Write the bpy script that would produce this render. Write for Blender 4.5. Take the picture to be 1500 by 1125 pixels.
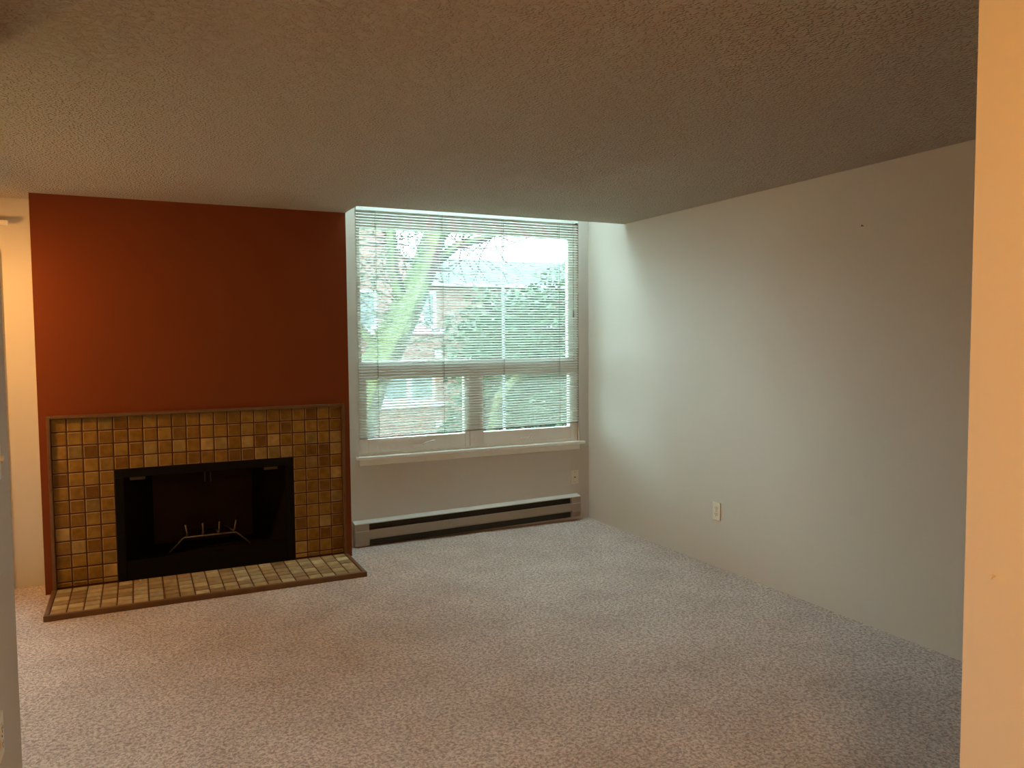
import bpy, bmesh, math, random
from mathutils import Vector, Matrix
random.seed(7)
for o in list(bpy.data.objects): bpy.data.objects.remove(o)
scene = bpy.context.scene
COL = scene.collection

# ------------------------------------------------------------------ camera
H = 2.44
cam_d = bpy.data.cameras.new('camera'); cam = bpy.data.objects.new('camera', cam_d); COL.objects.link(cam)
cam_d.sensor_fit = 'HORIZONTAL'; cam_d.sensor_width = 36.0
cam_d.lens = 1139.88 / 1500 * 36.0
cam_d.clip_start = 0.05; cam_d.clip_end = 300
yaw, pit, roll, EYE = 0.4496, 0.0570, -0.0080, 1.5432
F = Vector((math.sin(yaw)*math.cos(pit), math.cos(yaw)*math.cos(pit), -math.sin(pit)))
R0 = Vector((math.cos(yaw), -math.sin(yaw), 0)); U0 = R0.cross(F)
RT = math.cos(roll)*R0 + math.sin(roll)*U0; UP = RT.cross(F)
m = Matrix((RT, UP, -F)).transposed().to_4x4(); m.translation = (0, 0, EYE)
cam.matrix_world = m
scene.camera = cam

# ------------------------------------------------------------------ sky (even overcast) and exposure
w = bpy.data.worlds.new('overcast'); scene.world = w; w.use_nodes = True
bg = w.node_tree.nodes['Background']
bg.inputs[0].default_value = (0.80, 0.94, 1.0, 1); bg.inputs[1].default_value = 16.5
vs = scene.view_settings
vs.view_transform = 'Standard'; vs.look = 'None'; vs.exposure = 0.0; vs.gamma = 1.0; vs.use_curve_mapping = False
WARM = (1.0, 0.47, 0.115)
HALL_LAMP = 155.0
PENDANT = 600.0

# ------------------------------------------------------------------ materials
def mat(name, col, rough=0.6, metal=0.0, var=0.06, vscale=6.0, bump=None, spec=0.4, col2=None):
    """principled with a little procedural colour variation; bump=(scale, strength, distance)"""
    M = bpy.data.materials.new(name); M.use_nodes = True
    nt = M.node_tree; N = nt.nodes; L = nt.links; b = N['Principled BSDF']
    b.inputs['Roughness'].default_value = rough; b.inputs['Metallic'].default_value = metal
    b.inputs['Specular IOR Level'].default_value = spec
    tc = N.new('ShaderNodeTexCoord'); no = N.new('ShaderNodeTexNoise'); no.inputs['Scale'].default_value = vscale
    no.inputs['Detail'].default_value = 4
    L.new(tc.outputs['Object'], no.inputs['Vector'])
    mx = N.new('ShaderNodeMix'); mx.data_type = 'RGBA'
    c2 = col2 or [c*(1-var*2) for c in col]
    c1 = col if col2 else [min(1, c*(1+var)) for c in col]
    mx.inputs['A'].default_value = (*c1, 1); mx.inputs['B'].default_value = (*c2, 1)
    L.new(no.outputs['Fac'], mx.inputs['Factor']); L.new(mx.outputs['Result'], b.inputs['Base Color'])
    if bump:
        n2 = N.new('ShaderNodeTexNoise'); n2.inputs['Scale'].default_value = bump[0]; n2.inputs['Detail'].default_value = 3
        L.new(tc.outputs['Object'], n2.inputs['Vector'])
        bp = N.new('ShaderNodeBump'); bp.inputs['Strength'].default_value = bump[1]; bp.inputs['Distance'].default_value = bump[2]
        L.new(n2.outputs['Fac'], bp.inputs['Height']); L.new(bp.outputs['Normal'], b.inputs['Normal'])
    return M

M = {}
M['wall'] = mat('wall_paint', (0.605, 0.565, 0.51), 0.6, var=0.015, vscale=1.5, bump=(160, 0.12, 0.002), spec=0.25)
M['hall'] = mat('hall_paint', (0.56, 0.47, 0.385), 0.6, var=0.015, vscale=1.5, bump=(160, 0.12, 0.002), spec=0.25)
M['cream'] = mat('cream_paint', (0.72, 0.66, 0.55), 0.6, var=0.015, vscale=1.5, bump=(160, 0.12, 0.002), spec=0.25)
M['rust'] = mat('rust_paint', (0.185, 0.035, 0.003), 0.55, var=0.04, vscale=2.5, bump=(120, 0.1, 0.002), spec=0.3)
M['white'] = mat('white_vinyl', (0.90, 0.90, 0.87), 0.4, var=0.01)
M['trim'] = mat('white_painted_trim', (0.82, 0.80, 0.72), 0.4, var=0.02)
M['ivory'] = mat('ivory_plastic', (0.74, 0.69, 0.58), 0.35, var=0.01)
M['dark'] = mat('dark_slot', (0.02, 0.018, 0.015), 0.6)
M['black'] = mat('black_metal', (0.004, 0.004, 0.0045), 0.6, var=0.1, spec=0.12)
M['soot'] = mat('sooty_lining', (0.014, 0.009, 0.006), 0.95, var=0.4, vscale=4, col2=(0.004, 0.0035, 0.003), spec=0.1)
M['steel'] = mat('grate_steel', (0.20, 0.18, 0.155), 0.55, metal=0.2, var=0.15, vscale=20)
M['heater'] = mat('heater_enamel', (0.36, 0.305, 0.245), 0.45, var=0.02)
M['heater_lit'] = mat('heater_enamel_lit', (0.62, 0.60, 0.55), 0.35, var=0.02)  # lighter copy of the heater enamel, light from above painted in
M['grout'] = mat('brown_grout', (0.09, 0.03, 0.010), 0.9, var=0.15, vscale=60)
M['wood'] = mat('stained_edge_wood', (0.17, 0.085, 0.035), 0.45, var=0.2, vscale=14)
M['cord'] = mat('blind_cord', (0.22, 0.24, 0.20), 0.8)
M['rail'] = mat('blind_bottom_rail', (0.30, 0.28, 0.24), 0.5)
M['nail'] = mat('nail_steel', (0.10, 0.08, 0.06), 0.5, metal=0.5)

def tile_mat(name, edge, pale=1.0):
    T = bpy.data.materials.new(name); T.use_nodes = True
    nt = T.node_tree; N = nt.nodes; L = nt.links; b = N['Principled BSDF']
    oi = N.new('ShaderNodeObjectInfo'); cr = N.new('ShaderNodeValToRGB'); cr.color_ramp.interpolation = 'LINEAR'
    cols = [(0.0, (0.15, 0.065, 0.012)), (0.12, (0.19, 0.095, 0.014)), (0.35, (0.26, 0.145, 0.024)), (0.55, (0.23, 0.12, 0.017)),
            (0.75, (0.31, 0.185, 0.034)), (0.88, (0.22, 0.155, 0.045)), (1.0, (0.46, 0.31, 0.10))]
    if pale > 1: cols = [(0.0, (0.24, 0.15, 0.06)), (0.15, (0.36, 0.25, 0.115)), (0.35, (0.50, 0.375, 0.19)), (0.5, (0.30, 0.20, 0.085)),
                         (0.7, (0.58, 0.46, 0.26)), (0.85, (0.38, 0.32, 0.19)), (1.0, (0.68, 0.57, 0.36))]
    e = cr.color_ramp.elements
    e[0].position, e[0].color = cols[0][0], (*cols[0][1], 1)
    e[1].position, e[1].color = cols[-1][0], (*cols[-1][1], 1)
    for p, c in cols[1:-1]:
        k = e.new(p); k.color = (*c, 1)
    L.new(oi.outputs['Random'], cr.inputs['Fac'])
    tc = N.new('ShaderNodeTexCoord'); mp = N.new('ShaderNodeVectorMath'); mp.operation = 'ADD'
    L.new(tc.outputs['Object'], mp.inputs[0]); L.new(oi.outputs['Location'], mp.inputs[1])
    no = N.new('ShaderNodeTexNoise'); no.inputs['Scale'].default_value = 22; no.inputs['Detail'].default_value = 3
    L.new(mp.outputs[0], no.inputs['Vector'])
    mx = N.new('ShaderNodeMix'); mx.data_type = 'RGBA'; mx.blend_type = 'MULTIPLY'; mx.inputs['Factor'].default_value = 1
    r2 = N.new('ShaderNodeValToRGB')
    r2.color_ramp.elements[0].position = 0.3; r2.color_ramp.elements[0].color = (0.72, 0.66, 0.62, 1)
    r2.color_ramp.elements[1].position = 0.7; r2.color_ramp.elements[1].color = (1.12, 1.1, 1.05, 1)
    L.new(no.outputs['Fac'], r2.inputs['Fac'])
    L.new(cr.outputs['Color'], mx.inputs['A']); L.new(r2.outputs['Color'], mx.inputs['B'])
    out = mx.outputs['Result']
    if edge and pale == 1:
        m2 = N.new('ShaderNodeMix'); m2.data_type = 'RGBA'; m2.inputs['Factor'].default_value = 0.45
        L.new(out, m2.inputs['A']); m2.inputs['B'].default_value = (0.50, 0.36, 0.19, 1); out = m2.outputs['Result']
    L.new(out, b.inputs['Base Color']); b.inputs['Roughness'].default_value = 0.4; b.inputs['Specular IOR Level'].default_value = 0.22
    return T
M['tile'] = tile_mat('glazed_tile', False); M['tile_edge'] = tile_mat('glazed_tile_edge', True)
M['htile'] = tile_mat('hearth_tile_daylit', False, 1.6); M['htile_edge'] = tile_mat('hearth_tile_daylit_edge', True, 1.6)  # paler copy of the surround tile, daylight on the hearth painted in

def glass_mat(name, tint, refl=0.06):
    G = bpy.data.materials.new(name); G.use_nodes = True
    nt = G.node_tree; N = nt.nodes; L = nt.links; N.remove(N['Principled BSDF']); out = N['Material Output']
    t = N.new('ShaderNodeBsdfTransparent'); t.inputs[0].default_value = (*tint, 1)
    g = N.new('ShaderNodeBsdfGlossy'); g.inputs['Roughness'].default_value = 0.02
    fr = N.new('ShaderNodeFresnel'); fr.inputs['IOR'].default_value = 1.4
    mx = N.new('ShaderNodeMixShader')
    L.new(fr.outputs[0], mx.inputs[0]); L.new(t.outputs[0], mx.inputs[1]); L.new(g.outputs[0], mx.inputs[2])
    L.new(mx.outputs[0], out.inputs['Surface'])
    return G
M['glass'] = glass_mat('window_glass', (0.875, 0.97, 0.945))

def emit_mat(name, col, s):
    E = bpy.data.materials.new(name); E.use_nodes = True
    b = E.node_tree.nodes['Principled BSDF']
    b.inputs['Base Color'].default_value = (0.9, 0.85, 0.75, 1)
    b.inputs['Emission Color'].default_value = (*col, 1); b.inputs['Emission Strength'].default_value = s
    return E
M['hall_glow'] = emit_mat('lit_dome_glass', WARM, HALL_LAMP)
M['pend_glow'] = emit_mat('lit_globe_glass', (1.0, 0.48, 0.13), PENDANT)

def slat_mat():
    S = bpy.data.materials.new('slat_enamel'); S.use_nodes = True
    nt = S.node_tree; N = nt.nodes; L = nt.links; b = N['Principled BSDF']
    b.inputs['Base Color'].default_value = (0.86, 0.88, 0.84, 1); b.inputs['Roughness'].default_value = 0.45
    t = N.new('ShaderNodeBsdfTranslucent'); t.inputs[0].default_value = (0.80, 0.90, 0.82, 1)
    mx = N.new('ShaderNodeMixShader'); mx.inputs[0].default_value = 0.18
    L.new(b.outputs[0], mx.inputs[1]); L.new(t.outputs[0], mx.inputs[2]); L.new(mx.outputs[0], N['Material Output'].inputs['Surface'])
    return S
M['slat'] = slat_mat()

def carpet_mat():
    C = bpy.data.materials.new('carpet_pile'); C.use_nodes = True
    nt = C.node_tree; N = nt.nodes; L = nt.links; b = N['Principled BSDF']
    b.inputs['Roughness'].default_value = 1.0; b.inputs['Specular IOR Level'].default_value = 0.05
    b.inputs['Sheen Weight'].default_value = 0.25; b.inputs['Sheen Roughness'].default_value = 0.6
    tc = N.new('ShaderNodeTexCoord')
    def noise(s, d=3, dist=0.0):
        n = N.new('ShaderNodeTexNoise'); n.inputs['Scale'].default_value = s; n.inputs['Detail'].default_value = d
        n.inputs['Distortion'].default_value = dist; L.new(tc.outputs['Object'], n.inputs['Vector']); return n
    n1 = noise(75, 4, 0.8); n2 = noise(3.0, 4); n3 = noise(260, 2)
    r = N.new('ShaderNodeValToRGB')
    r.color_ramp.elements[0].position = 0.38; r.color_ramp.elements[0].color = (0.36, 0.265, 0.235, 1)
    r.color_ramp.elements[1].position = 0.60; r.color_ramp.elements[1].color = (0.76, 0.63, 0.575, 1)
    L.new(n1.outputs['Fac'], r.inputs['Fac'])
    r2 = N.new('ShaderNodeValToRGB')
    r2.color_ramp.elements[0].position = 0.35; r2.color_ramp.elements[0].color = (0.88, 0.87, 0.86, 1)
    r2.color_ramp.elements[1].position = 0.65; r2.color_ramp.elements[1].color = (1.05, 1.05, 1.05, 1)
    L.new(n2.outputs['Fac'], r2.inputs['Fac'])
    mx = N.new('ShaderNodeMix'); mx.data_type = 'RGBA'; mx.blend_type = 'MULTIPLY'; mx.inputs['Factor'].default_value = 1
    L.new(r.outputs['Color'], mx.inputs['A']); L.new(r2.outputs['Color'], mx.inputs['B']); L.new(mx.outputs['Result'], b.inputs['Base Color'])
    ad = N.new('ShaderNodeMath'); ad.operation = 'MULTIPLY_ADD'; ad.inputs[1].default_value = 0.35
    L.new(n3.outputs['Fac'], ad.inputs[0]); L.new(n1.outputs['Fac'], ad.inputs[2])
    bp = N.new('ShaderNodeBump'); bp.inputs['Strength'].default_value = 0.9; bp.inputs['Distance'].default_value = 0.012
    L.new(ad.outputs[0], bp.inputs['Height']); L.new(bp.outputs['Normal'], b.inputs['Normal'])
    return C
M['carpet'] = carpet_mat()

def popcorn_mat():
    C = bpy.data.materials.new('popcorn_ceiling'); C.use_nodes = True
    nt = C.node_tree; N = nt.nodes; L = nt.links; b = N['Principled BSDF']
    b.inputs['Roughness'].default_value = 0.8; b.inputs['Specular IOR Level'].default_value = 0.25
    tc = N.new('ShaderNodeTexCoord')
    n0 = N.new('ShaderNodeTexNoise'); n0.inputs['Scale'].default_value = 40; n0.inputs['Detail'].default_value = 2
    L.new(tc.outputs['Object'], n0.inputs['Vector'])
    va = N.new('ShaderNodeVectorMath'); va.operation = 'MULTIPLY_ADD'; va.inputs[1].default_value = (0.02, 0.02, 0.02)
    L.new(n0.outputs['Color'], va.inputs[0]); L.new(tc.outputs['Object'], va.inputs[2])
    v = N.new('ShaderNodeTexVoronoi'); v.feature = 'SMOOTH_F1'; v.inputs['Scale'].default_value = 75; v.inputs['Smoothness'].default_value = 0.5
    L.new(va.outputs[0], v.inputs['Vector'])
    r = N.new('ShaderNodeValToRGB'); r.color_ramp.elements[0].position = 0.15; r.color_ramp.elements[0].color = (1, 1, 1, 1)
    r.color_ramp.elements[1].position = 0.55; r.color_ramp.elements[1].color = (0, 0, 0, 1)
    L.new(v.outputs['Distance'], r.inputs['Fac'])
    n1 = N.new('ShaderNodeTexNoise'); n1.inputs['Scale'].default_value = 55; n1.inputs['Detail'].default_value = 4
    L.new(tc.outputs['Object'], n1.inputs['Vector'])
    mu = N.new('ShaderNodeMath'); mu.operation = 'MULTIPLY'; L.new(r.outputs['Color'], mu.inputs[0]); L.new(n1.outputs['Fac'], mu.inputs[1])
    bp = N.new('ShaderNodeBump'); bp.inputs['Strength'].default_value = 1.0; bp.inputs['Distance'].default_value = 0.018
    L.new(mu.outputs[0], bp.inputs['Height']); L.new(bp.outputs['Normal'], b.inputs['Normal'])
    mx = N.new('ShaderNodeMix'); mx.data_type = 'RGBA'
    mx.inputs['A'].default_value = (0.51, 0.44, 0.34, 1); mx.inputs['B'].default_value = (0.67, 0.58, 0.455, 1)
    L.new(mu.outputs[0], mx.inputs['Factor']); L.new(mx.outputs['Result'], b.inputs['Base Color'])
    return C
M['popcorn'] = popcorn_mat()

def brick_mat():
    B = bpy.data.materials.new('far_brickwork'); B.use_nodes = True
    nt = B.node_tree; N = nt.nodes; L = nt.links; b = N['Principled BSDF']; b.inputs['Roughness'].default_value = 0.9
    tc = N.new('ShaderNodeTexCoord'); sp = N.new('ShaderNodeSeparateXYZ'); L.new(tc.outputs['Object'], sp.inputs[0])
    ad = N.new('ShaderNodeMath'); L.new(sp.outputs[0], ad.inputs[0]); L.new(sp.outputs[1], ad.inputs[1])
    cb = N.new('ShaderNodeCombineXYZ'); L.new(ad.outputs[0], cb.inputs[0]); L.new(sp.outputs[2], cb.inputs[1])
    t = N.new('ShaderNodeTexBrick'); t.inputs['Scale'].default_value = 1; t.inputs['Brick Width'].default_value = 0.23
    t.inputs['Row Height'].default_value = 0.085; t.inputs['Mortar Size'].default_value = 0.012
    t.inputs['Color1'].default_value = (0.12, 0.048, 0.040, 1); t.inputs['Color2'].default_value = (0.09, 0.034, 0.028, 1)
    t.inputs['Mortar'].default_value = (0.13, 0.095, 0.085, 1)
    L.new(cb.outputs[0], t.inputs['Vector']); L.new(t.outputs['Color'], b.inputs['Base Color'])
    return B
M['brick'] = brick_mat()
M['roof'] = mat('grey_shingles', (0.028, 0.032, 0.036), 0.9, var=0.15, vscale=8)
M['far_white'] = mat('far_white_paint', (0.27, 0.29, 0.31), 0.5)
M['far_glass'] = mat('far_window_pane', (0.035, 0.05, 0.056), 0.3, var=0.2, vscale=1.0, spec=0.6)
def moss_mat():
    B = mat('mossy_bark_shade_below', (0.018, 0.013, 0.009), 0.95, vscale=6, col2=(0.008, 0.006, 0.004), bump=(18, 0.8, 0.03))
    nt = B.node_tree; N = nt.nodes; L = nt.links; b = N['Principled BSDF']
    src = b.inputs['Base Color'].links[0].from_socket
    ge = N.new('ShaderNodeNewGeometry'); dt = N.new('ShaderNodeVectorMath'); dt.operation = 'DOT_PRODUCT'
    dt.inputs[1].default_value = (-0.75, -0.25, 0.6)          # moss on the lit upper left; underside shade painted as dark bark
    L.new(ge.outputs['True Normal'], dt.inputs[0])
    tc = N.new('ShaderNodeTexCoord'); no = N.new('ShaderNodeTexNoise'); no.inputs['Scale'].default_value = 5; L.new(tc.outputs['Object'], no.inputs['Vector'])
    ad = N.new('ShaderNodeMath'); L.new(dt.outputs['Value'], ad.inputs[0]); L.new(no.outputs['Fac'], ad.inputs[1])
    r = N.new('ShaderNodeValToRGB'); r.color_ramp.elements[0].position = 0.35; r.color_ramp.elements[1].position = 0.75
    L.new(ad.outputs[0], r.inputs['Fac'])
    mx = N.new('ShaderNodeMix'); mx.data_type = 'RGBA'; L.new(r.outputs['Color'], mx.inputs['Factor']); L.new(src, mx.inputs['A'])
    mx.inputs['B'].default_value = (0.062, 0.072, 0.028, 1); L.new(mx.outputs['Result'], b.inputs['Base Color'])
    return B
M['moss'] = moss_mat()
M['bark'] = mat('bare_bark', (0.04, 0.035, 0.026), 0.95, var=0.2, bump=(25, 0.6, 0.02))
M['leaf'] = mat('leaf_green', (0.018, 0.046, 0.02), 0.5, vscale=2.0, col2=(0.036, 0.064, 0.024))
M['leaf2'] = mat('leaf_dark_green', (0.007, 0.018, 0.010), 0.6, vscale=2.0, col2=(0.02, 0.034, 0.016))
M['grass'] = mat('ground_grass', (0.07, 0.10, 0.03), 0.95, var=0.2)
M['pole'] = mat('pale_pole_paint', (0.13, 0.145, 0.16), 0.5)

# ------------------------------------------------------------------ mesh helpers
class MB:
    def __init__(s): s.v = []; s.f = []; s.mi = []; s.sm = []
    def face(s, idx, mi=0, sm=False): s.f.append(idx); s.mi.append(mi); s.sm.append(sm)
    def box(s, x0, x1, y0, y1, z0, z1, mi=0, c=0.0):
        """box, with chamfered edges when c > 0"""
        if x1 < x0: x0, x1 = x1, x0
        if c <= 0:
            b = len(s.v)
            s.v += [(x0,y0,z0),(x1,y0,z0),(x1,y1,z0),(x0,y1,z0),(x0,y0,z1),(x1,y0,z1),(x1,y1,z1),(x0,y1,z1)]
            for q in ((0,3,2,1),(4,5,6,7),(0,1,5,4),(1,2,6,5),(2,3,7,6),(3,0,4,7)): s.face([b+i for i in q], mi)
            return s
        bm = bmesh.new()
        vs_ = [bm.verts.new(p) for p in ((x0,y0,z0),(x1,y0,z0),(x1,y1,z0),(x0,y1,z0),(x0,y0,z1),(x1,y0,z1),(x1,y1,z1),(x0,y1,z1))]
        for q in ((0,3,2,1),(4,5,6,7),(0,1,5,4),(1,2,6,5),(2,3,7,6),(3,0,4,7)): bm.faces.new([vs_[i] for i in q])
        bmesh.ops.bevel(bm, geom=bm.edges[:], offset=c, segments=2, profile=0.5, affect='EDGES')
        s.add_bm(bm, mi); return s
    def add_bm(s, bm, mi=0, sm=False):
        bm.verts.index_update(); b = len(s.v)
        s.v += [tuple(v.co) for v in bm.verts]
        for f in bm.faces: s.face([b+v.index for v in f.verts], mi, sm)
        bm.free()
    def prism(s, poly, axis, a, b_, mi=0):
        """extrude a 2D outline along an axis: axis 0 -> poly in (y,z); 1 -> (x,z); 2 -> (x,y)"""
        n = len(poly); b = len(s.v)
        def P(p, t): return (t, p[0], p[1]) if axis == 0 else (p[0], t, p[1]) if axis == 1 else (p[0], p[1], t)
        s.v += [P(p, a) for p in poly] + [P(p, b_) for p in poly]
        for i in range(n): s.face([b+i, b+(i+1) % n, b+n+(i+1) % n, b+n+i], mi)
        s.face([b+i for i in range(n)][::-1], mi); s.face([b+n+i for i in range(n)], mi)
        return s
    def tube(s, pts, radii, n=8, mi=0, sm=True):
        pts = [Vector(p) for p in pts]
        if not isinstance(radii, (list, tuple)): radii = [radii]*len(pts)
        b = len(s.v); prev = None
        for i, p in enumerate(pts):
            d = (pts[min(i+1, len(pts)-1)] - pts[max(i-1, 0)]).normalized()
            if prev is None:
                u = d.orthogonal().normalized()
            else:
                u = (prev - d*prev.dot(d)).normalized()
            prev = u; v = d.cross(u)
            for k in range(n):
                a = 2*math.pi*k/n
                s.v.append(tuple(p + (u*math.cos(a) + v*math.sin(a))*radii[i]))
        for i in range(len(pts)-1):
            for k in range(n):
                s.face([b+i*n+k, b+i*n+(k+1) % n, b+(i+1)*n+(k+1) % n, b+(i+1)*n+k], mi, sm)
        s.face([b+k for k in range(n)][::-1], mi); s.face([b+(len(pts)-1)*n+k for k in range(n)], mi)
        return s
    def lathe(s, prof, c=(0,0,0), n=20, mi=0, sm=True):
        """prof [(r,z)...] about a vertical axis"""
        b = len(s.v)
        for r, z in prof:
            for k in range(n):
                a = 2*math.pi*k/n; s.v.append((c[0]+r*math.cos(a), c[1]+r*math.sin(a), c[2]+z))
        for i in range(len(prof)-1):
            for k in range(n): s.face([b+i*n+k, b+i*n+(k+1) % n, b+(i+1)*n+(k+1) % n, b+(i+1)*n+k], mi, sm)
        s.face([b+k for k in range(n)][::-1], mi); s.face([b+(len(prof)-1)*n+k for k in range(n)], mi)
        return s
    def mesh(s, name, mats):
        me = bpy.data.meshes.new(name); me.from_pydata(s.v, [], s.f)
        for mt in (mats if isinstance(mats, (list, tuple)) else [mats]): me.materials.append(mt)
        for p, a, sm in zip(me.polygons, s.mi, s.sm): p.material_index = a; p.use_smooth = sm
        bm = bmesh.new(); bm.from_mesh(me); bmesh.ops.recalc_face_normals(bm, faces=bm.faces); bm.to_mesh(me); bm.free()
        return me
    def build(s, name, mats, parent=None, loc=(0,0,0), rot=None):
        o = bpy.data.objects.new(name, s.mesh(name, mats)); COL.objects.link(o)
        o.location = loc
        if rot: o.rotation_euler = rot
        if parent: o.parent = parent
        return o
def inst(name, me, parent=None, loc=(0,0,0), rot=None):
    o = bpy.data.objects.new(name, me); COL.objects.link(o); o.location = loc
    if rot: o.rotation_euler = rot
    if parent: o.parent = parent
    return o
def empty(name, loc=(0,0,0), rot=None):
    o = bpy.data.objects.new(name, None); COL.objects.link(o); o.location = loc
    if rot: o.rotation_euler = rot
    o.empty_display_size = 0.1
    return o
def tag(o, label, cat, group=None):
    o['label'] = label; o['category'] = cat
    if group: o['group'] = group
    return o
def struct(o, label=None):
    o['kind'] = 'structure'
    if label: o['label'] = label
    return o
def L3(root):      # a lambda that turns world points into the local frame of an unrotated root
    return root.location

# ------------------------------------------------------------------ room shell
XR, YW, YF, YE = 3.487, 5.716, 5.474, 5.167      # right wall, window wall, fireplace face, edge of the dropped ceiling
XA, XB = -0.546, 1.354                             # fireplace breast
XL, YB = -3.3, -2.2                                # far left wall, wall behind the camera
TOP = 3.05
WX0, WX1, WZ0, WZ1 = 1.482, 3.392, 0.672, 2.56     # big window opening
PX0, PX1, PZ1 = -2.60, -0.80, 2.06                 # patio door opening
TP = 0.0846                                        # tile pitch
TX0 = 0.4045 - 10.5*TP; TZ1 = 1.083                # tile field left, top
OX0, OX1, OZ1 = TX0+4*TP, TX0+17*TP, TZ1-4*TP      # firebox opening
YO = YW + 0.16

struct(MB().box(XL-0.1, XR+0.1, YB-0.1, YO, -0.08, 0).build('floor', M['carpet']), 'worn pinkish beige cut pile carpet over the whole floor')
c = MB().box(XL-0.1, XR+0.1, YB-0.1, YE, H, H+0.14)
c.box(XL-0.1, XB, YE, YO-0.01, H, H+0.14)
struct(c.build('ceiling', M['popcorn']), 'textured popcorn ceiling that stops short of the window')
KX0, KX1, KY0, KY1 = XB+0.06, XR-0.06, YE+0.05, YW-0.04        # skylight opening at the top of the light well
cw = MB().box(XB-0.1, XR+0.1, YE-0.1, KY0, TOP-0.1, TOP).box(XB-0.1, XR+0.1, KY1, YO, TOP-0.1, TOP)
cw.box(XB-0.1, KX0, KY0, KY1, TOP-0.1, TOP).box(KX1, XR+0.1, KY0, KY1, TOP-0.1, TOP)
struct(cw.build('ceiling_light_well', M['wall']), 'white ceiling of the light well above the window')
wl = MB().box(XB, XR, YE-0.1, YE, H+0.14, TOP-0.1)
wl.box(XB-0.1, XB, YE-0.1, YW, H+0.14, TOP-0.1)
struct(wl.build('wall_light_well', M['wall']), 'inner walls of the light well above the dropped ceiling')
struct(MB().box(XR, XR+0.1, YB-0.1, YO, 0, TOP).build('wall_right', M['wall']), 'long off-white wall running to the window corner')
# window wall with its openings
ww = MB()
for x0, x1, holes in ((XL-0.1, PX0, ()), (PX0, PX1, ((0, PZ1),)), (PX1, OX0, ()), (OX0, OX1, ((0, OZ1),)), (OX1, WX0, ()),
                      (WX0, WX1, ((WZ0, WZ1),)), (WX1, XR, ())):
    z = 0.0
    for a, b in holes:
        if a > z: ww.box(x0, x1, YW, YO, z, a)
        z = b
    ww.box(x0, x1, YW, YO, z, TOP-0.1 if x0 > XB-0.2 else H+0.14)
struct(ww.build('wall_window', M['wall']), 'off-white wall that holds the window and the patio door')
# fireplace breast: rust front, cream returns
fb = MB()
for x0, x1, z0 in ((XA, OX0, 0), (OX0, OX1, OZ1), (OX1, XB, 0)):
    fb.box(x0, x1, YF, YW, z0, H)
me = fb.mesh('wall_fireplace', [M['cream'], M['rust']])
for p in me.polygons:
    if p.normal.y < -0.5: p.material_index = 1
struct(inst('wall_fireplace', me), 'rust red painted chimney breast above the tiled fireplace')
struct(MB().box(XL-0.1, XL, YB-0.1, YO, 0, H).build('wall_left', M['cream']), 'cream wall at the far end beyond the patio door')
struct(MB().box(XL, XR, YB-0.1, YB, 0, H).build('wall_back', M['cream']), 'cream wall closing the hall')
HX, HY = -0.375, 2.907
struct(MB().box(HX-0.12, HX, YB, HY, 0, H).build('wall_hall', M['hall']), 'end of the grey lit hall partition')
SY, SX = 0.95, 1.4222
struct(MB().box(SX, SX+0.12, YB, SY, 0, H).build('wall_entry', M['cream']), 'warmly lit hall wall that ends beside the living room')

# ------------------------------------------------------------------ fireplace
fp = tag(empty('fireplace', ((XA+XB)/2, YF, 0)), 'black fireplace with tan tile surround and tiled hearth set in rust wall', 'fireplace')
def fbuild(mb, name, mats, parent=None):
    """parts are written in world coordinates; parent frames are plain translations"""
    par = parent or fp
    o = mb.build(name, mats); o.parent = par
    off = Vector((0,0,0)); q = par
    while q: off += q.location; q = q.parent
    o.location = -off
    return o
TT, HZ = 0.010, 0.0265                   # tile thickness, hearth backing height
back = MB()
y0, y1 = YF-0.006, YF+0.001
back.box(TX0, OX0, y0, y1, HZ, TZ1).box(OX1, TX0+21*TP, y0, y1, HZ, TZ1).box(OX0, OX1, y0, y1, OZ1, TZ1)
surround = fbuild(back, 'surround', M['grout'])
def tile_mesh(name, w, h, normal):
    g = 0.0078; c = 0.0045
    bm = bmesh.new()
    hw, hh = w/2-g/2, h/2-(g if normal == 'y' else 0.012)/2
    lo = [bm.verts.new(p) for p in ((-hw,-hh,0),(hw,-hh,0),(hw,hh,0),(-hw,hh,0))]
    md = [bm.verts.new((p.co.x, p.co.y, TT-c*0.7)) for p in lo]
    hi = [bm.verts.new((math.copysign(abs(p.co.x)-c, p.co.x), math.copysign(abs(p.co.y)-c, p.co.y), TT)) for p in lo]
    for i in range(4):
        j = (i+1) % 4
        bm.faces.new((lo[i], lo[j], md[j], md[i])); f = bm.faces.new((md[i], md[j], hi[j], hi[i])); f.material_index = 1
    bm.faces.new(hi)
    if normal == 'y':     # local z -> -y, local y -> z
        for v in bm.verts: v.co = Vector((v.co.x, -v.co.z, v.co.y))
    bmesh.ops.recalc_face_normals(bm, faces=bm.faces)
    # open underside: make sure that the top face looks outward
    bm.faces.ensure_lookup_table()
    t = bm.faces[-1]
    want = Vector((0,-1,0)) if normal == 'y' else Vector((0,0,1))
    t.normal_update()
    if t.normal.dot(want) < 0: bmesh.ops.reverse_faces(bm, faces=bm.faces)
    me = bpy.data.meshes.new(name); bm.to_mesh(me); bm.free()
    me.materials.append(M['tile' if normal == 'y' else 'htile']); me.materials.append(M['tile_edge' if normal == 'y' else 'htile_edge'])
    return me
tv = tile_mesh('tile_wall', TP, TP, 'y')
last_h = TZ1-12*TP-HZ-0.008
tvl = tile_mesh('tile_wall_cut', TP, last_h, 'y')
def put_tile(me, parent, x, y, z, rx=0, ry=0, rz=0):
    o = inst('tile', me, parent)
    off = Vector((0,0,0)); q = parent
    while q: off += q.location; q = q.parent
    o.location = Vector((x, y, z)) - off
    o.rotation_euler = (rx, ry, rz)
    return o
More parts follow.
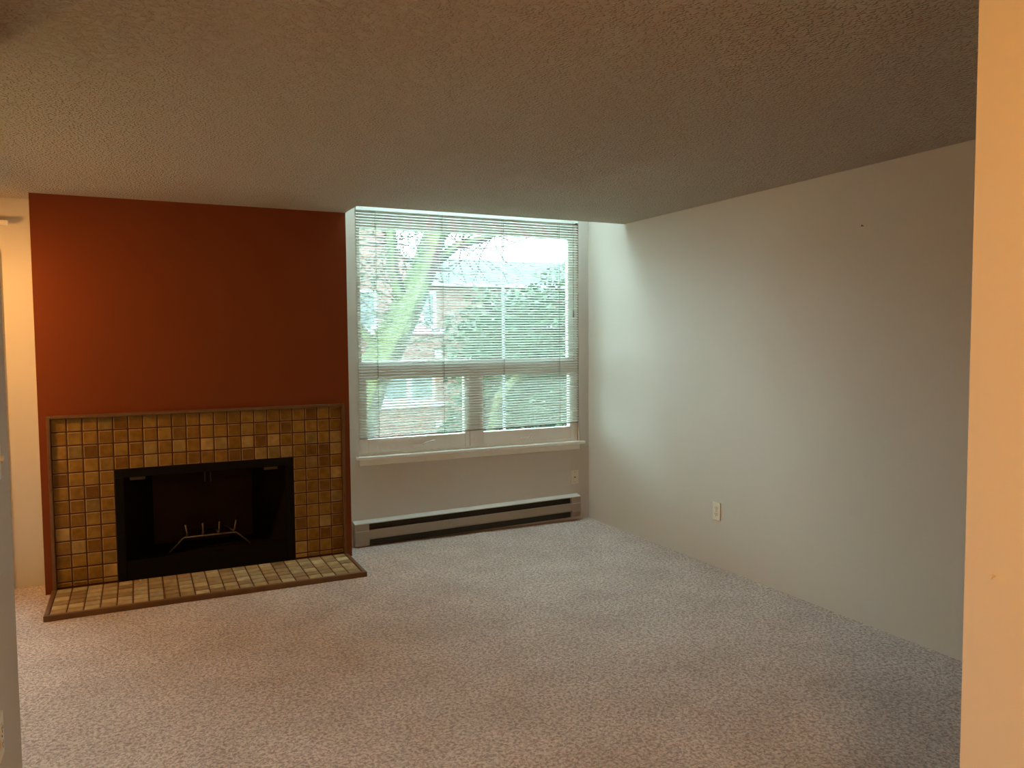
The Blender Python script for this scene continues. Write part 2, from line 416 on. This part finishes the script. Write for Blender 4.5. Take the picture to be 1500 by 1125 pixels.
for r in range(13):
    for k in range(21):
        if r >= 4 and 4 <= k < 17: continue
        x = TX0+(k+.5)*TP
        a, b = random.uniform(-.008, .008), random.uniform(-.008, .008)
        if r < 12: put_tile(tv, surround, x, y0+0.0055, TZ1-(r+.5)*TP, a, 0, b)
        else: put_tile(tvl, surround, x, y0+0.0055, TZ1-12*TP-last_h/2, a, 0, b)
# wooden edging of the surround
TW = 0.019
fbuild(MB().box(TX0-TW, TX0, YF-0.034, YF+0.001, 0.0, TZ1+TW, c=0.003), 'edge_trim', M['wood'])
fbuild(MB().box(TX0+21*TP, TX0+21*TP+TW, YF-0.034, YF+0.001, 0.0, TZ1+TW, c=0.003), 'edge_trim', M['wood'])
fbuild(MB().box(TX0, TX0+21*TP, YF-0.034, YF+0.001, TZ1, TZ1+TW, c=0.003), 'edge_trim', M['wood'])
# hearth
YH = 4.937
HT = 0.026
hearth = fbuild(MB().box(TX0, TX0+21*TP, YH+HT, YF-0.006, -0.001, HZ), 'hearth', M['grout'])
rows = 6; hp = (YF-0.018-(YH+HT))/rows
th = tile_mesh('tile_hearth', TP, hp, 'z')
for r in range(rows):
    for k in range(21):
        put_tile(th, hearth, TX0+(k+.5)*TP, YH+HT+(r+.5)*hp, HZ-0.0055, random.uniform(-.006, .006), random.uniform(-.006, .006), 0)
zt = HZ+TT-0.003
fbuild(MB().box(TX0-HT, TX0+21*TP+HT, YH, YH+HT, -0.001, zt, c=0.005), 'hearth_edging', M['wood'])
fbuild(MB().box(TX0-HT, TX0, YH+HT, YF-0.036, -0.001, zt, c=0.005), 'hearth_edging', M['wood'])
fbuild(MB().box(TX0+21*TP, TX0+21*TP+HT, YH+HT, YF-0.036, -0.001, zt, c=0.005), 'hearth_edging', M['wood'])
# black metal face: top, two sides, wide bottom panel
zb = HZ+TT-0.0045
yf0, yf1 = YF-0.010, YF+0.03
face = MB()
face.box(OX0, OX1, yf0, yf1, OZ1-0.055, OZ1, c=0.003)
face.box(OX0, OX0+0.05, yf0, yf1, 0.006, OZ1-0.055, c=0.003).box(OX1-0.05, OX1, yf0, yf1, 0.006, OZ1-0.055, c=0.003)
fbuild(face, 'face_frame', M['black'])
fbuild(MB().box(OX0+0.05, OX1-0.05, yf0+0.006, yf1, zb-0.02, zb+0.115, c=0.003), 'bottom_panel', M['black'])
# firebox lining: splayed sides, floor, back, hood
D = 0.46
ix0, ix1, bx0, bx1 = OX0+0.02, OX1-0.02, OX0+0.22, OX1-0.22
yb_, zf, zc = YF+D, zb+0.10, OZ1-0.02
ys = yf1
lin = MB()
def quad(mb, a, b, c_, d): 
    n = len(mb.v); mb.v += [a, b, c_, d]; mb.face([n, n+1, n+2, n+3])
fl = MB().prism([(ix0, ys), (ix1, ys), (bx1, yb_), (bx0, yb_)], 2, zf-0.02, zf); fbuild(fl, 'firebox_floor', M['soot'])
fbuild(MB().prism([(ix0-.02, ys), (ix0, ys), (bx0, yb_), (bx0-.02, yb_+.02)], 2, zf-0.02, zc), 'firebox_side', M['soot'])
fbuild(MB().prism([(ix1, ys), (ix1+.02, ys), (bx1+.02, yb_+.02), (bx1, yb_)], 2, zf-0.02, zc), 'firebox_side', M['soot'])
fbuild(MB().box(bx0, bx1, yb_, yb_+0.02, zf-0.02, zc), 'firebox_back', mat('firebrick_back', (0.055, 0.030, 0.017), 0.95, vscale=3.0, col2=(0.008, 0.006, 0.005), spec=0.1))
fbuild(MB().prism([(ix0-.02, ys), (ix1+.02, ys), (bx1+.02, yb_+.02), (bx0-.02, yb_+.02)], 2, zc, zc+0.02), 'firebox_hood', M['soot'])
sh = MB().box(OX0-.03, OX0, YO, yb_+.06, 0, OZ1+.03).box(OX1, OX1+.03, YO, yb_+.06, 0, OZ1+.03).box(OX0, OX1, yb_+.03, yb_+.06, 0, OZ1+.03)
sh.box(OX0, OX1, YO, yb_+.03, OZ1, OZ1+.03).box(OX0+.001, OX1-.001, yf1, yb_+.03, 0, 0.012)
fbuild(sh, 'firebox_shell', M['black'])
# two small plates under the top of the frame and the pair of spark screen pulls
for xx in (OX0+0.13, OX1-0.145):
    fbuild(MB().box(xx-0.045, xx+0.045, yf1-0.002, yf1+0.012, OZ1-0.080, OZ1-0.058, c=0.003), 'damper_plate', M['nail'])
for dx in (-0.018, 0.018):
    fbuild(MB().tube([(0.405+dx, yf1+0.02, OZ1-0.05), (0.405+dx, yf1+0.02, OZ1-0.13)], 0.004, 6), 'screen_pull', M['nail'])

# fire grate: front bar with splayed feet, bars running back with upturned front tips
gr = tag(empty('fire_grate', (0.42, YF+0.2, zf)), 'bent steel fire grate standing inside the black firebox', 'fire grate')
gz = 0.095; r_ = 0.0055
gw = 0.175
def gp(mb, name, mt='steel'): return mb.build(name, M[mt], gr)
for yy in (-0.04, 0.13):
    sx = 1.0 if yy < 0 else 0.72
    gp(MB().tube([(-(gw+.085)*sx, yy, r_), (-(gw+.006)*sx, yy, gz-0.012), (-(gw-.01)*sx, yy, gz), (0, yy, gz), ((gw-.01)*sx, yy, gz),
                  ((gw+.006)*sx, yy, gz-0.012), ((gw+.085)*sx, yy, r_)], r_, 8), 'cross_bar', 'steel' if yy < 0 else 'black')  # rear bar in black: firebox shade painted onto the steel
for k in range(4):
    x = -0.15 + 0.1*k
    gp(MB().tube([(x*0.75, 0.15, gz+r_*2), (x, -0.03, gz+r_*1.9), (x+0.004, -0.052, gz+0.02), (x+0.008*(k-1), -0.058, gz+0.088)], r_*0.95, 8), 'grate_bar')

tag(MB().add_bm and inst('plaster_chip', (lambda b: b.mesh('plaster_chip', M['trim']))(MB().prism([(-.007, -.004), (.002, -.006), (.008, 0), (.003, .006), (-.006, .004)], 2, 0, 0.008)), None, (-0.02, 5.415, HZ+TT-0.006)),
    'tiny white chip lying on the hearth tiles before the firebox', 'chip')

# ------------------------------------------------------------------ the big window
win = struct(empty('window_1', (WX0, YW, WZ0)), 'tall white window with one fixed pane above two crank sashes')
def wb(mb, name, mats, parent=None):
    return fbuild(mb, name, mats, parent or win)
fy0, fy1 = YW+0.032, YW+0.11
def ring(mb, x0, x1, z0, z1, l, r, b, t, ya, yb2, cc=0.003):
    mb.box(x0, x0+l, ya, yb2, z0, z1, c=cc).box(x1-r, x1, ya, yb2, z0, z1, c=cc)
    mb.box(x0+l, x1-r, ya, yb2, z0, z0+b, c=cc).box(x0+l, x1-r, ya, yb2, z1-t, z1, c=cc)
    return mb
fr = ring(MB(), WX0, WX1, WZ0, WZ1, 0.028, 0.028, 0.02, 0.10, fy0, fy1)
wb(fr, 'frame', M['white'])
wb(MB().box(WX0+0.028, WX1-0.028, fy0-0.004, fy1, 1.275, 1.352, c=0.004), 'transom_bar', M['white'])
wb(MB().box(2.395, 2.467, fy0-0.004, fy1, WZ0+0.02, 1.275, c=0.004), 'mullion', M['white'])
up = wb(ring(MB(), WX0+0.028, WX1-0.028, 1.352, WZ1-0.10, 0.018, 0.045, 0.035, 0.075, fy0+0.015, fy1-0.01), 'fixed_light', M['white'])
wb(MB().box(WX0+0.044, WX1-0.07, fy0+0.035, fy0+0.041, 1.385, WZ1-0.173), 'pane', M['glass'], up)
for (sx0, sx1, hx, sg) in ((WX0+0.028, 2.395, 1.955, 1), (2.467, WX1-0.028, 2.90, -1)):
    s_ = wb(ring(MB(), sx0, sx1, WZ0+0.02, 1.275, 0.050, 0.040, 0.105, 0.024, fy0+0.004, fy1-0.02), 'sash', M['white'])
    wb(MB().box(sx0+0.048, sx1-0.038, fy0+0.035, fy0+0.041, WZ0+0.122, 1.252), 'pane', M['glass'], s_)
    # crank operator with folded arm
    hz = WZ0+0.052
    h = MB().box(hx-0.05, hx+0.05, fy0-0.022, fy0+0.006, hz-0.014, hz+0.012, c=0.005)
    if sg > 0: h.tube([(hx+0.03, fy0-0.026, hz+0.005), (hx+0.06, fy0-0.032, hz+0.028), (hx+0.13, fy0-0.034, hz+0.040)], 0.006, 8)
    else: h.tube([(hx+0.02, fy0-0.026, hz+0.005), (hx+0.035, fy0-0.032, hz+0.035), (hx+0.05, fy0-0.034, hz+0.005)], 0.006, 8)
    wb(h, 'crank_handle', M['white'], s_)
    for lx in ((sx1-0.013,) if sg > 0 else (sx0+0.013, sx1-0.012)):
        wb(MB().box(lx-0.009, lx+0.009, fy0-0.016, fy0+0.006, WZ0+0.15, WZ0+0.27, c=0.004), 'sash_lock', M['white'], s_)
# stool and apron
sill = wb(MB().box(1.455, 3.436, YW-0.035, YW+0.05, 0.652, 0.674, c=0.004), 'sill', M['trim'])
wb(MB().box(1.482, 3.388, YW-0.016, YW+0.002, 0.606, 0.653, c=0.003), 'apron', M['trim'], sill)

# skylight
w3 = struct(empty('window_2', (KX0, KY0, TOP)), 'skylight over the light well')
sk = MB().box(KX0, KX0+0.04, KY0, KY1, TOP-0.06, TOP+0.04, c=0.003).box(KX1-0.04, KX1, KY0, KY1, TOP-0.06, TOP+0.04, c=0.003)
sk.box(KX0+0.04, KX1-0.04, KY0, KY0+0.03, TOP-0.06, TOP+0.04, c=0.003).box(KX0+0.04, KX1-0.04, KY1-0.03, KY1, TOP-0.06, TOP+0.04, c=0.003)
fbuild(sk, 'frame', M['white'], w3)
fbuild(MB().box(KX0+0.035, KX1-0.035, KY0+0.025, KY1-0.025, TOP, TOP+0.006), 'pane', M['glass'], w3)

# ------------------------------------------------------------------ mini blind
BY = YW + 0.006
bl = tag(empty('mini_blind', ((WX0+WX1)/2, BY, 2.53)), 'open white slatted mini blind hanging inside the tall window', 'blind')
BW = WX1-WX0-0.016
bx = (WX0+WX1)/2
bl_prof = [(-0.0125, -0.0012), (-0.0065, 0.0006), (0, 0.0012), (0.0065, 0.0006), (0.0125, -0.0012)]
sm_ = MB()
for k, x in enumerate((-BW/2, BW/2)):
    sm_.v += [(x, a, b) for a, b in bl_prof]
for i in range(4): sm_.face([i, i+1, 6+i, 5+i], 0, True)
slat_me = sm_.mesh('slat', M['slat'])
n_sl = 80; zt_, zbm = 2.490, 0.842
for i in range(n_sl):
    t = i/(n_sl-1); z = zt_ + (zbm-zt_)*t
    til = math.radians(25) + random.uniform(-.03, .03)
    inst('slat', slat_me, bl, (random.uniform(-.0015, .0015), 0, z-2.53), (til, -0.013*t**2, 0))
MB().box(-BW/2, BW/2, -0.014, 0.014, -0.022, 0.016, c=0.002).build('headrail', M['slat'], bl)
MB().box(-BW/2, BW/2, -0.012, 0.012, -0.0045, 0.0045, c=0.002).build('bottom_rail', M['rail'], bl, (0, 0, 0.823-2.53), (0, -0.0145, 0))
for x in (1.638, 2.167, 2.690, 3.202):
    for dy in (-0.0128, 0.0128):
        zl = 0.823-2.53+(x-bx)*0.0145
        MB().tube([(x-bx, dy, -0.02), (x-bx, dy, zl)], 0.0016, 5).build('ladder_cord', M['cord'], bl)
MB().tube([(BW/2-0.055, -0.02, -0.01), (BW/2-0.055, -0.024, -0.75)], 0.0016, 5).build('lift_cord', M['cord'], bl)
MB().lathe([(0.002, 0.03), (0.005, 0.02), (0.007, -0.03), (0.004, -0.035)], (0,0,0), 8).build('cord_tassel', M['cord'], bl, (BW/2-0.055, -0.024, -0.77))
MB().box(-0.012, 0.012, -0.017, 0.015, -0.024, -0.016, c=0.001).build('end_bracket', M['dark'], bl, (BW/2-0.016, 0, 0))

# ------------------------------------------------------------------ baseboard heater (a little higher at its window corner end)
hx0, hx1 = 1.425, 3.368
ht = tag(empty('baseboard_heater', (hx0, YW, 0.012), (0, -0.0165, 0)), 'long low taupe baseboard heater under the window', 'heater')
LN = hx1-hx0; d_ = 0.066
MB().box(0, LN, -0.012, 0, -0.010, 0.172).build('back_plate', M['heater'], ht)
MB().prism([(-d_-0.004, 0.163), (-d_-0.004, 0.169), (-0.004, 0.180), (0, 0.180), (0, 0.166), (-d_+0.004, 0.160)], 0, 0, LN).build('top_cover', M['heater_lit'], ht)
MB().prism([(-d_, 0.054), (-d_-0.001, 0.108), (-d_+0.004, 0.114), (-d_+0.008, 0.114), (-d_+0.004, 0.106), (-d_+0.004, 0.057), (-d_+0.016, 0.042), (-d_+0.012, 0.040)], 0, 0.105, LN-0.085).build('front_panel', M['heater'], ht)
MB().box(0.10, LN-0.08, -d_+0.024, -0.012, -0.010, 0.163).build('element_core_shade', M['dark'], ht)  # dark core, carried down to paint the shade under the front panel
for a, b in ((0, 0.108), (LN-0.088, LN)):
    e_ = MB().prism([(-d_-0.002, 0.036), (-d_-0.002, 0.160), (-d_-0.002, 0.164), (0, 0.174), (0, -0.008), (-d_+0.012, -0.006)], 0, a, b).build('end_cap', M['heater'], ht)
    MB().box(a+0.002, b-0.002, -d_-0.0045, -d_-0.001, 0.108, 0.112).build('seam', M['heater_lit'], e_)

# ------------------------------------------------------------------ wall plates and nails
def plate(name, loc, rotz, label, kind):
    """plate facing local -y"""
    p = tag(empty(name, loc, (0, 0, rotz)), label, 'wall plate' if kind != 'duplex' else 'outlet')
    MB().box(-0.037, 0.037, -0.006, 0.001, -0.060, 0.060, c=0.003).build('cover', M['ivory'], p)
    if kind == 'duplex':
        for s in (-1, 1):
            z = s*0.0215
            rc = MB().prism([(-.016, z-.009), (-.009, z-.0145), (.009, z-.0145), (.016, z-.009), (.016, z+.009), (.009, z+.0145), (-.009, z+.0145), (-.016, z+.009)], 1, -0.0078, -0.004).build('socket', M['ivory'], p)
            MB().box(-.0085, -.0055, -.0084, -.007, z-.002, z+.008).build('slot', M['dark'], rc)
            MB().box(.0055, .0085, -.0084, -.007, z-.002, z+.008).build('slot', M['dark'], rc)
            MB().prism([(-.003, z-.011), (.003, z-.011), (.003, z-.007), (0, z-.005), (-.003, z-.007)], 1, -.0084, -.007).build('slot', M['dark'], rc)
        MB().tube([(0, -.0075, 0), (0, -.004, 0)], 0.003, 8).build('screw', M['nail'], p)
    elif kind == 'jack':
        MB().box(-.010, .010, -.0085, -.005, -.011, .009, c=.002).build('jack', M['ivory'], p)
        MB().box(-.006, .006, -.0092, -.008, -.006, .004).build('slot', M['dark'], p)
        for z in (-.042, .042): MB().tube([(0, -.0072, z), (0, -.004, z)], 0.003, 8).build('screw', M['nail'], p)
    else:
        MB().box(-.006, .006, -.018, -.005, -.004, .012, c=.002).build('toggle', M['ivory'], p)
        for z in (-.03, .03): MB().tube([(0, -.0072, z), (0, -.004, z)], 0.003, 8).build('screw', M['nail'], p)
    return p
plate('phone_jack_plate', (3.345, YW, 0.366), 0, 'ivory phone jack plate above the end of the baseboard heater', 'jack')
plate('power_outlet', (XR, 4.068, 0.380), math.pi/2*-1, 'ivory double power outlet low on the long off-white wall', 'duplex')
plate('light_switch', (HX, 2.675, 1.205), math.pi/2, 'light switch plate on the hall partition', 'switch')
plate('power_outlet', (HX, 2.512, 0.455), math.pi/2, 'ivory power outlet low on the hall partition', 'duplex')
def nail(loc, d, label, mt='nail'):
    d = Vector(d)
    n = MB().tube([(0, 0, 0), d*0.012], 0.0022, 8).tube([d*0.012, d*0.014], [0.005, 0.0045], 10)
    tag(n.build('nail', M[mt], None, loc), label, 'nail')
nail((XR, 2.932, 2.128), (-1, 0, 0.1), 'dark nail high on the long off-white wall')
nail((SX, 0.893, 1.098), (-1, 0, 0), 'small painted nail in the warmly lit hall wall', 'cream')

# ------------------------------------------------------------------ patio door and its blind (mostly out of view)
dr = struct(empty('door_1', (PX0, YW, 0)), 'sliding glass patio door with white casing beside the fireplace')
fbuild(MB().box(PX1, PX1+0.062, YW-0.018, YW+0.01, 0.03, PZ1+0.062, c=0.003), 'casing', M['trim'], dr)
fbuild(MB().box(PX0-0.062, PX0, YW-0.018, YW+0.01, 0.03, PZ1+0.062, c=0.003), 'casing', M['trim'], dr)
fbuild(MB().box(PX0, PX1, YW-0.018, YW+0.01, PZ1, PZ1+0.062, c=0.003), 'casing', M['trim'], dr)
fbuild(MB().box(PX1+0.002, PX1+0.064, YW-0.020, YW+0.005, 0.0, 0.03), 'plinth_block', M['dark'], dr)
fbuild(ring(MB(), PX0, PX1, 0, PZ1, 0.05, 0.05, 0.04, 0.05, fy0, fy1), 'frame', M['white'], dr)
for a, b, yy in ((PX0+0.05, (PX0+PX1)/2+0.03, fy0+0.045), ((PX0+PX1)/2-0.03, PX1-0.05, fy0+0.01)):
    pn = fbuild(ring(MB(), a, b, 0.04, PZ1-0.05, 0.06, 0.06, 0.08, 0.06, yy, yy+0.03), 'door_panel', M['white'], dr)
    fbuild(MB().box(a+0.055, b-0.055, yy+0.012, yy+0.018, 0.115, PZ1-0.105), 'pane', M['glass'], pn)
vb = tag(empty('vertical_blind', (-1.72, YW, 2.28)), 'cream vertical blind headrail fixed above the patio door', 'blind')
MB().box(-1.03, 1.043, -0.085, -0.045, -0.013, 0.013, c=0.003).build('headrail', M['trim'], vb)
for x in (-0.8, 0, 0.99): MB().box(x-0.012, x+0.012, -0.06, 0.001, 0.010, 0.020, c=0.001).build('bracket', M['nail'], vb)
vane = MB().prism([(-0.044, 0), (-0.02, 0.004), (0.02, 0.004), (0.044, 0), (0.02, 0.0035), (-0.02, 0.0035)], 2, -2.2, -0.015).mesh('vane', M['trim'])
for k in range(14): inst('vane', vane, vb, (-0.99+k*0.014, -0.065, 0), (0, 0, math.pi/2))

# ------------------------------------------------------------------ lamps
hl = tag(empty('ceiling_lamp', (0.35, -0.25, H)), 'lit round dome lamp on the hall ceiling behind the viewer', 'lamp')
MB().lathe([(0.165, 0.0), (0.165, -0.018), (0.15, -0.022)], (0,0,0), 28).build('base', M['trim'], hl)
MB().lathe([(0.148, -0.022), (0.143, -0.05), (0.12, -0.08), (0.08, -0.10), (0.03, -0.11)], (0,0,0), 24).build('dome', M['hall_glow'], hl)
pl = tag(empty('pendant_lamp', (-1.35, 4.85, H)), 'lit pendant lamp with bell shade hanging in the dining corner', 'lamp')
MB().lathe([(0.06, 0.0), (0.058, -0.02), (0.01, -0.03)], (0,0,0), 20).build('canopy', M['trim'], pl)
MB().tube([(0, 0, -0.02), (0, 0, -0.33)], 0.004, 8).build('flex', M['dark'], pl)
MB().lathe([(0.03, -0.30), (0.035, -0.345), (0.03, -0.35)], (0,0,0), 16).build('holder', M['trim'], pl)
zz = [(0.055*math.sin(a), -0.47+0.055*math.cos(a)) for a in [0.3+i*(math.pi-0.35)/9 for i in range(10)]]
MB().lathe(zz, (0,0,0), 16).build('bulb', M['pend_glow'], pl)
MB().lathe([(0.034, -0.33), (0.06, -0.345), (0.11, -0.38), (0.145, -0.43), (0.142, -0.431), (0.107, -0.384), (0.058, -0.35), (0.033, -0.336)], (0,0,0), 24).build('shade', M['trim'], pl)

# ------------------------------------------------------------------ outside
GZ = -5.2
struct(MB().box(-60, 80, YO+0.5, 90, GZ-0.2, GZ).build('ground', M['grass']), 'grassy ground outside')
BYF = 30.0
bd = tag(empty('brick_building', (9.5, BYF, GZ)), 'red brick building with white windows seen through the blind', 'building')
def bb(mb, name, mats, parent=None): return fbuild(mb, name, mats, parent or bd)
wins = []
for zs in (-3.87, -0.92, 2.03):
    for x0, x1 in ((-6.0, -3.8), (-1.0, 1.2), (4.2, 6.4), (8.75, 10.96), (14.2, 16.4), (18.6, 20.8)):
        if zs == 2.03 and x0 == 8.75: x0, x1 = 9.75, 11.05
        if zs == 2.03 and x0 == 4.2: x0, x1 = 6.3, 8.6
        wins.append((x0, x1, zs, zs+1.52))
bb(MB().box(-9, 24, BYF, BYF+11, GZ, 3.78), 'wall', M['brick'])
bb(MB().prism([(-10, 6.0), (8.9, 6.0), (10.4, 3.9), (10.4, 3.78), (-10, 3.78)], 1, BYF-0.02, BYF+4), 'gable', M['brick'])
rf = bb(MB().prism([(BYF-0.5, 3.72), (BYF-0.5, 3.86), (BYF+5.5, 5.5), (BYF+11.5, 3.86), (BYF+11.5, 3.72)], 0, 10.4, 24.5), 'roof', M['roof'])
bb(MB().box(10.4, 24.5, BYF-0.62, BYF-0.5, 3.70, 3.86), 'gutter', M['far_white'], rf)
for x0, x1, z0, z1 in wins:
    f_ = ring(MB(), x0, x1, z0, z1, 0.12, 0.12, 0.12, 0.12, BYF-0.06, BYF+0.02, 0)
    n = 2
    for k in range(1, n): 
        xm = x0+(x1-x0)*k/n; f_.box(xm-0.11, xm+0.11, BYF-0.06, BYF+0.02, z0+0.12, z1-0.12)
    fo = bb(f_, 'window_frame', M['far_white'])
    for k in range(n):
        a = x0+(x1-x0)*k/n; b = x0+(x1-x0)*(k+1)/n
        bb(MB().box(a+0.1, b-0.1, BYF-0.02, BYF+0.01, z0+0.1, z1-0.1), 'pane', M['far_glass'], fo)
    bb(MB().box(x0-0.1, x1+0.35, BYF-0.14, BYF+0.01, z0-0.24, z0), 'window_sill', M['far_white'])
for x, z in ((11.12, 0.97), (11.12, -1.92)):
    bb(MB().box(x-0.14, x+0.14, BYF-0.1, BYF+0.01, z-0.17, z+0.17, c=0.02), 'wall_vent', M['far_white'])

def leaf_cloud(blobs, n, size, mats, seed, droop=0.3):
    rd = random.Random(seed); mb = MB()
    tot = sum(b[3]*b[4]*b[5] for b in blobs)
    for (cx, cy, cz, rx, ry, rz) in blobs:
        for i in range(int(n*rx*ry*rz/tot)):
            while True:
                p = Vector((rd.uniform(-1, 1), rd.uniform(-1, 1), rd.uniform(-1, 1)))
                if 0.25 < p.length < 1: break
            c_ = Vector((cx+p.x*rx, cy+p.y*ry, cz+p.z*rz))
            d = Vector((rd.gauss(0, 1), rd.gauss(0, 1), rd.gauss(-droop, .7))).normalized()
            s = d.cross(Vector((rd.gauss(0, .4), rd.gauss(0, .4), 1))).normalized(); L_ = size*rd.uniform(.6, 1.3); W_ = L_*.23
            up_ = s.cross(d)*W_*.35
            b = len(mb.v)
            mb.v += [tuple(c_), tuple(c_+d*L_*.45+s*W_+up_), tuple(c_+d*L_), tuple(c_+d*L_*.45-s*W_+up_)]
            mi = rd.randrange(len(mats))
            mb.face([b, b+1, b+2], mi); mb.face([b, b+2, b+3], mi)
    me = bpy.data.meshes.new('foliage'); me.from_pydata(mb.v, [], mb.f)
    for m_ in mats: me.materials.append(m_)
    me.polygons.foreach_set('material_index', mb.mi)
    return me
def twigs(base_pts, n, ln, seed, r=0.012):
    rd = random.Random(seed); mb = MB()
    for i in range(n):
        p = Vector(rd.choice(base_pts)); d = Vector((rd.gauss(0, 1), rd.gauss(0, .6), rd.gauss(.15, .7))).normalized()
        pts = [p]
        for k in range(4):
            d = (d + Vector((rd.gauss(0, .25), rd.gauss(0, .25), rd.gauss(0, .25)))).normalized(); pts.append(pts[-1]+d*ln/4*rd.uniform(.7, 1.3))
        mb.tube(pts, [r, r*.8, r*.6, r*.45, r*.3], 4)
    return mb
# leaning mossy tree close to the house
t1 = tag(empty('leaning_tree', (2.2, 9.0, GZ)), 'leaning mossy tree trunk with bare twigs outside the window', 'tree')
tr = [(2.05, 9, GZ), (2.12, 9, -2.5), (2.2, 9, -0.4), (2.28, 9, 0.4), (2.36, 9, 0.7), (2.49, 9, 1.1), (2.70, 9, 1.47), (2.93, 9.02, 1.88), (3.18, 9.05, 2.40), (3.40, 9.1, 2.95), (3.55, 9.2, 3.7), (3.6, 9.3, 5.0)]
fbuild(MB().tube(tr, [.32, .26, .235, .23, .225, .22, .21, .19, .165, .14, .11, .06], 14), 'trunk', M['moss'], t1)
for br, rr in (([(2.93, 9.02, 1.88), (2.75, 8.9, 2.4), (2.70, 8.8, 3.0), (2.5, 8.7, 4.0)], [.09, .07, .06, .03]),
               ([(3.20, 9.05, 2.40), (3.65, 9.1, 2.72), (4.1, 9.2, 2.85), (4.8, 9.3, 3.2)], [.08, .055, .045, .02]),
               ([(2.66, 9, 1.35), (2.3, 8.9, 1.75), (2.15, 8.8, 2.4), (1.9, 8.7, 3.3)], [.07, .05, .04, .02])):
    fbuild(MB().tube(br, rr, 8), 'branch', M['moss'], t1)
tw = fbuild(twigs([(2.93, 9, 1.9), (2.72, 8.9, 2.7), (3.2, 9, 2.4), (3.42, 9.1, 2.95), (3.7, 9.1, 2.75), (4.2, 9.2, 2.9), (2.2, 8.85, 2.2), (2.7, 8.9, 1.5)], 130, 1.1, 3), 'twigs', M['bark'], t1); tw['kind'] = 'stuff'
lf = bpy.data.objects.new('foliage', leaf_cloud([(2.75, 9.2, 2.7, .6, .5, .6), (3.3, 9.3, 3.2, .8, .5, .5), (2.4, 9.1, 2.0, .35, .4, .5)], 700, .07, [M['leaf']], 5)); COL.objects.link(lf)
lf.parent = t1; lf.location = -t1.location; lf['kind'] = 'stuff'
# broadleaf evergreen to the right
t2 = tag(empty('evergreen_tree', (5.2, 11.2, GZ)), 'dense green broadleaf tree outside the crank sash', 'tree')
fbuild(MB().tube([(5.2, 11.2, GZ), (5.25, 11.2, -2), (5.1, 11.2, 0), (5.2, 11.2, 1.8)], [.2, .16, .12, .04], 10), 'trunk', M['bark'], t2)
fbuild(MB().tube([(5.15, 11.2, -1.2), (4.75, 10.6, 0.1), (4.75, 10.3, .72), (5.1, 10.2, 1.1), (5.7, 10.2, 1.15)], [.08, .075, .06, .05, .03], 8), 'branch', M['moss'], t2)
lf = bpy.data.objects.new('foliage', leaf_cloud([(5.5, 11.3, 1.5, 1.25, .8, .95), (6.1, 11.4, .3, 1.1, .8, 1.0), (4.95, 11.2, .2, .75, .7, .8), (5.4, 11.3, -1.6, 1.4, 1.0, 1.4), (6.6, 11.5, 1.9, .9, .8, .9)], 9000, .17, [M['leaf'], M['leaf2']], 11)); COL.objects.link(lf)
lf.parent = t2; lf.location = -t2.location; lf['kind'] = 'stuff'
# a third, further tree between the two and beside the building
t3 = tag(empty('background_tree', (8.2, 19.5, GZ)), 'dark shrubby tree in front of the brick building', 'tree')
fbuild(MB().tube([(8.2, 19.5, GZ), (8.3, 19.5, -1), (8.4, 19.5, 1.2)], [.22, .16, .06], 8), 'trunk', M['bark'], t3)
lf = bpy.data.objects.new('foliage', leaf_cloud([(8.6, 19.5, .8, 1.1, 1, 1.5), (9.6, 19.8, 1.4, 1.3, 1, 1.5), (10.6, 20, .4, 1.2, 1, 1.6), (8.9, 19.5, -1.8, 2.0, 1.3, 1.8)], 6500, .28, [M['leaf2'], M['leaf']], 13)); COL.objects.link(lf)
lf.parent = t3; lf.location = -t3.location; lf['kind'] = 'stuff'
# pale pole
tag(MB().tube([(4.72, 10.05, GZ), (4.72, 10.05, 6.5)], [.022, .020], 10).build('lamp_pole', M['pole']), 'thin pale pole standing among the trees outside', 'pole')
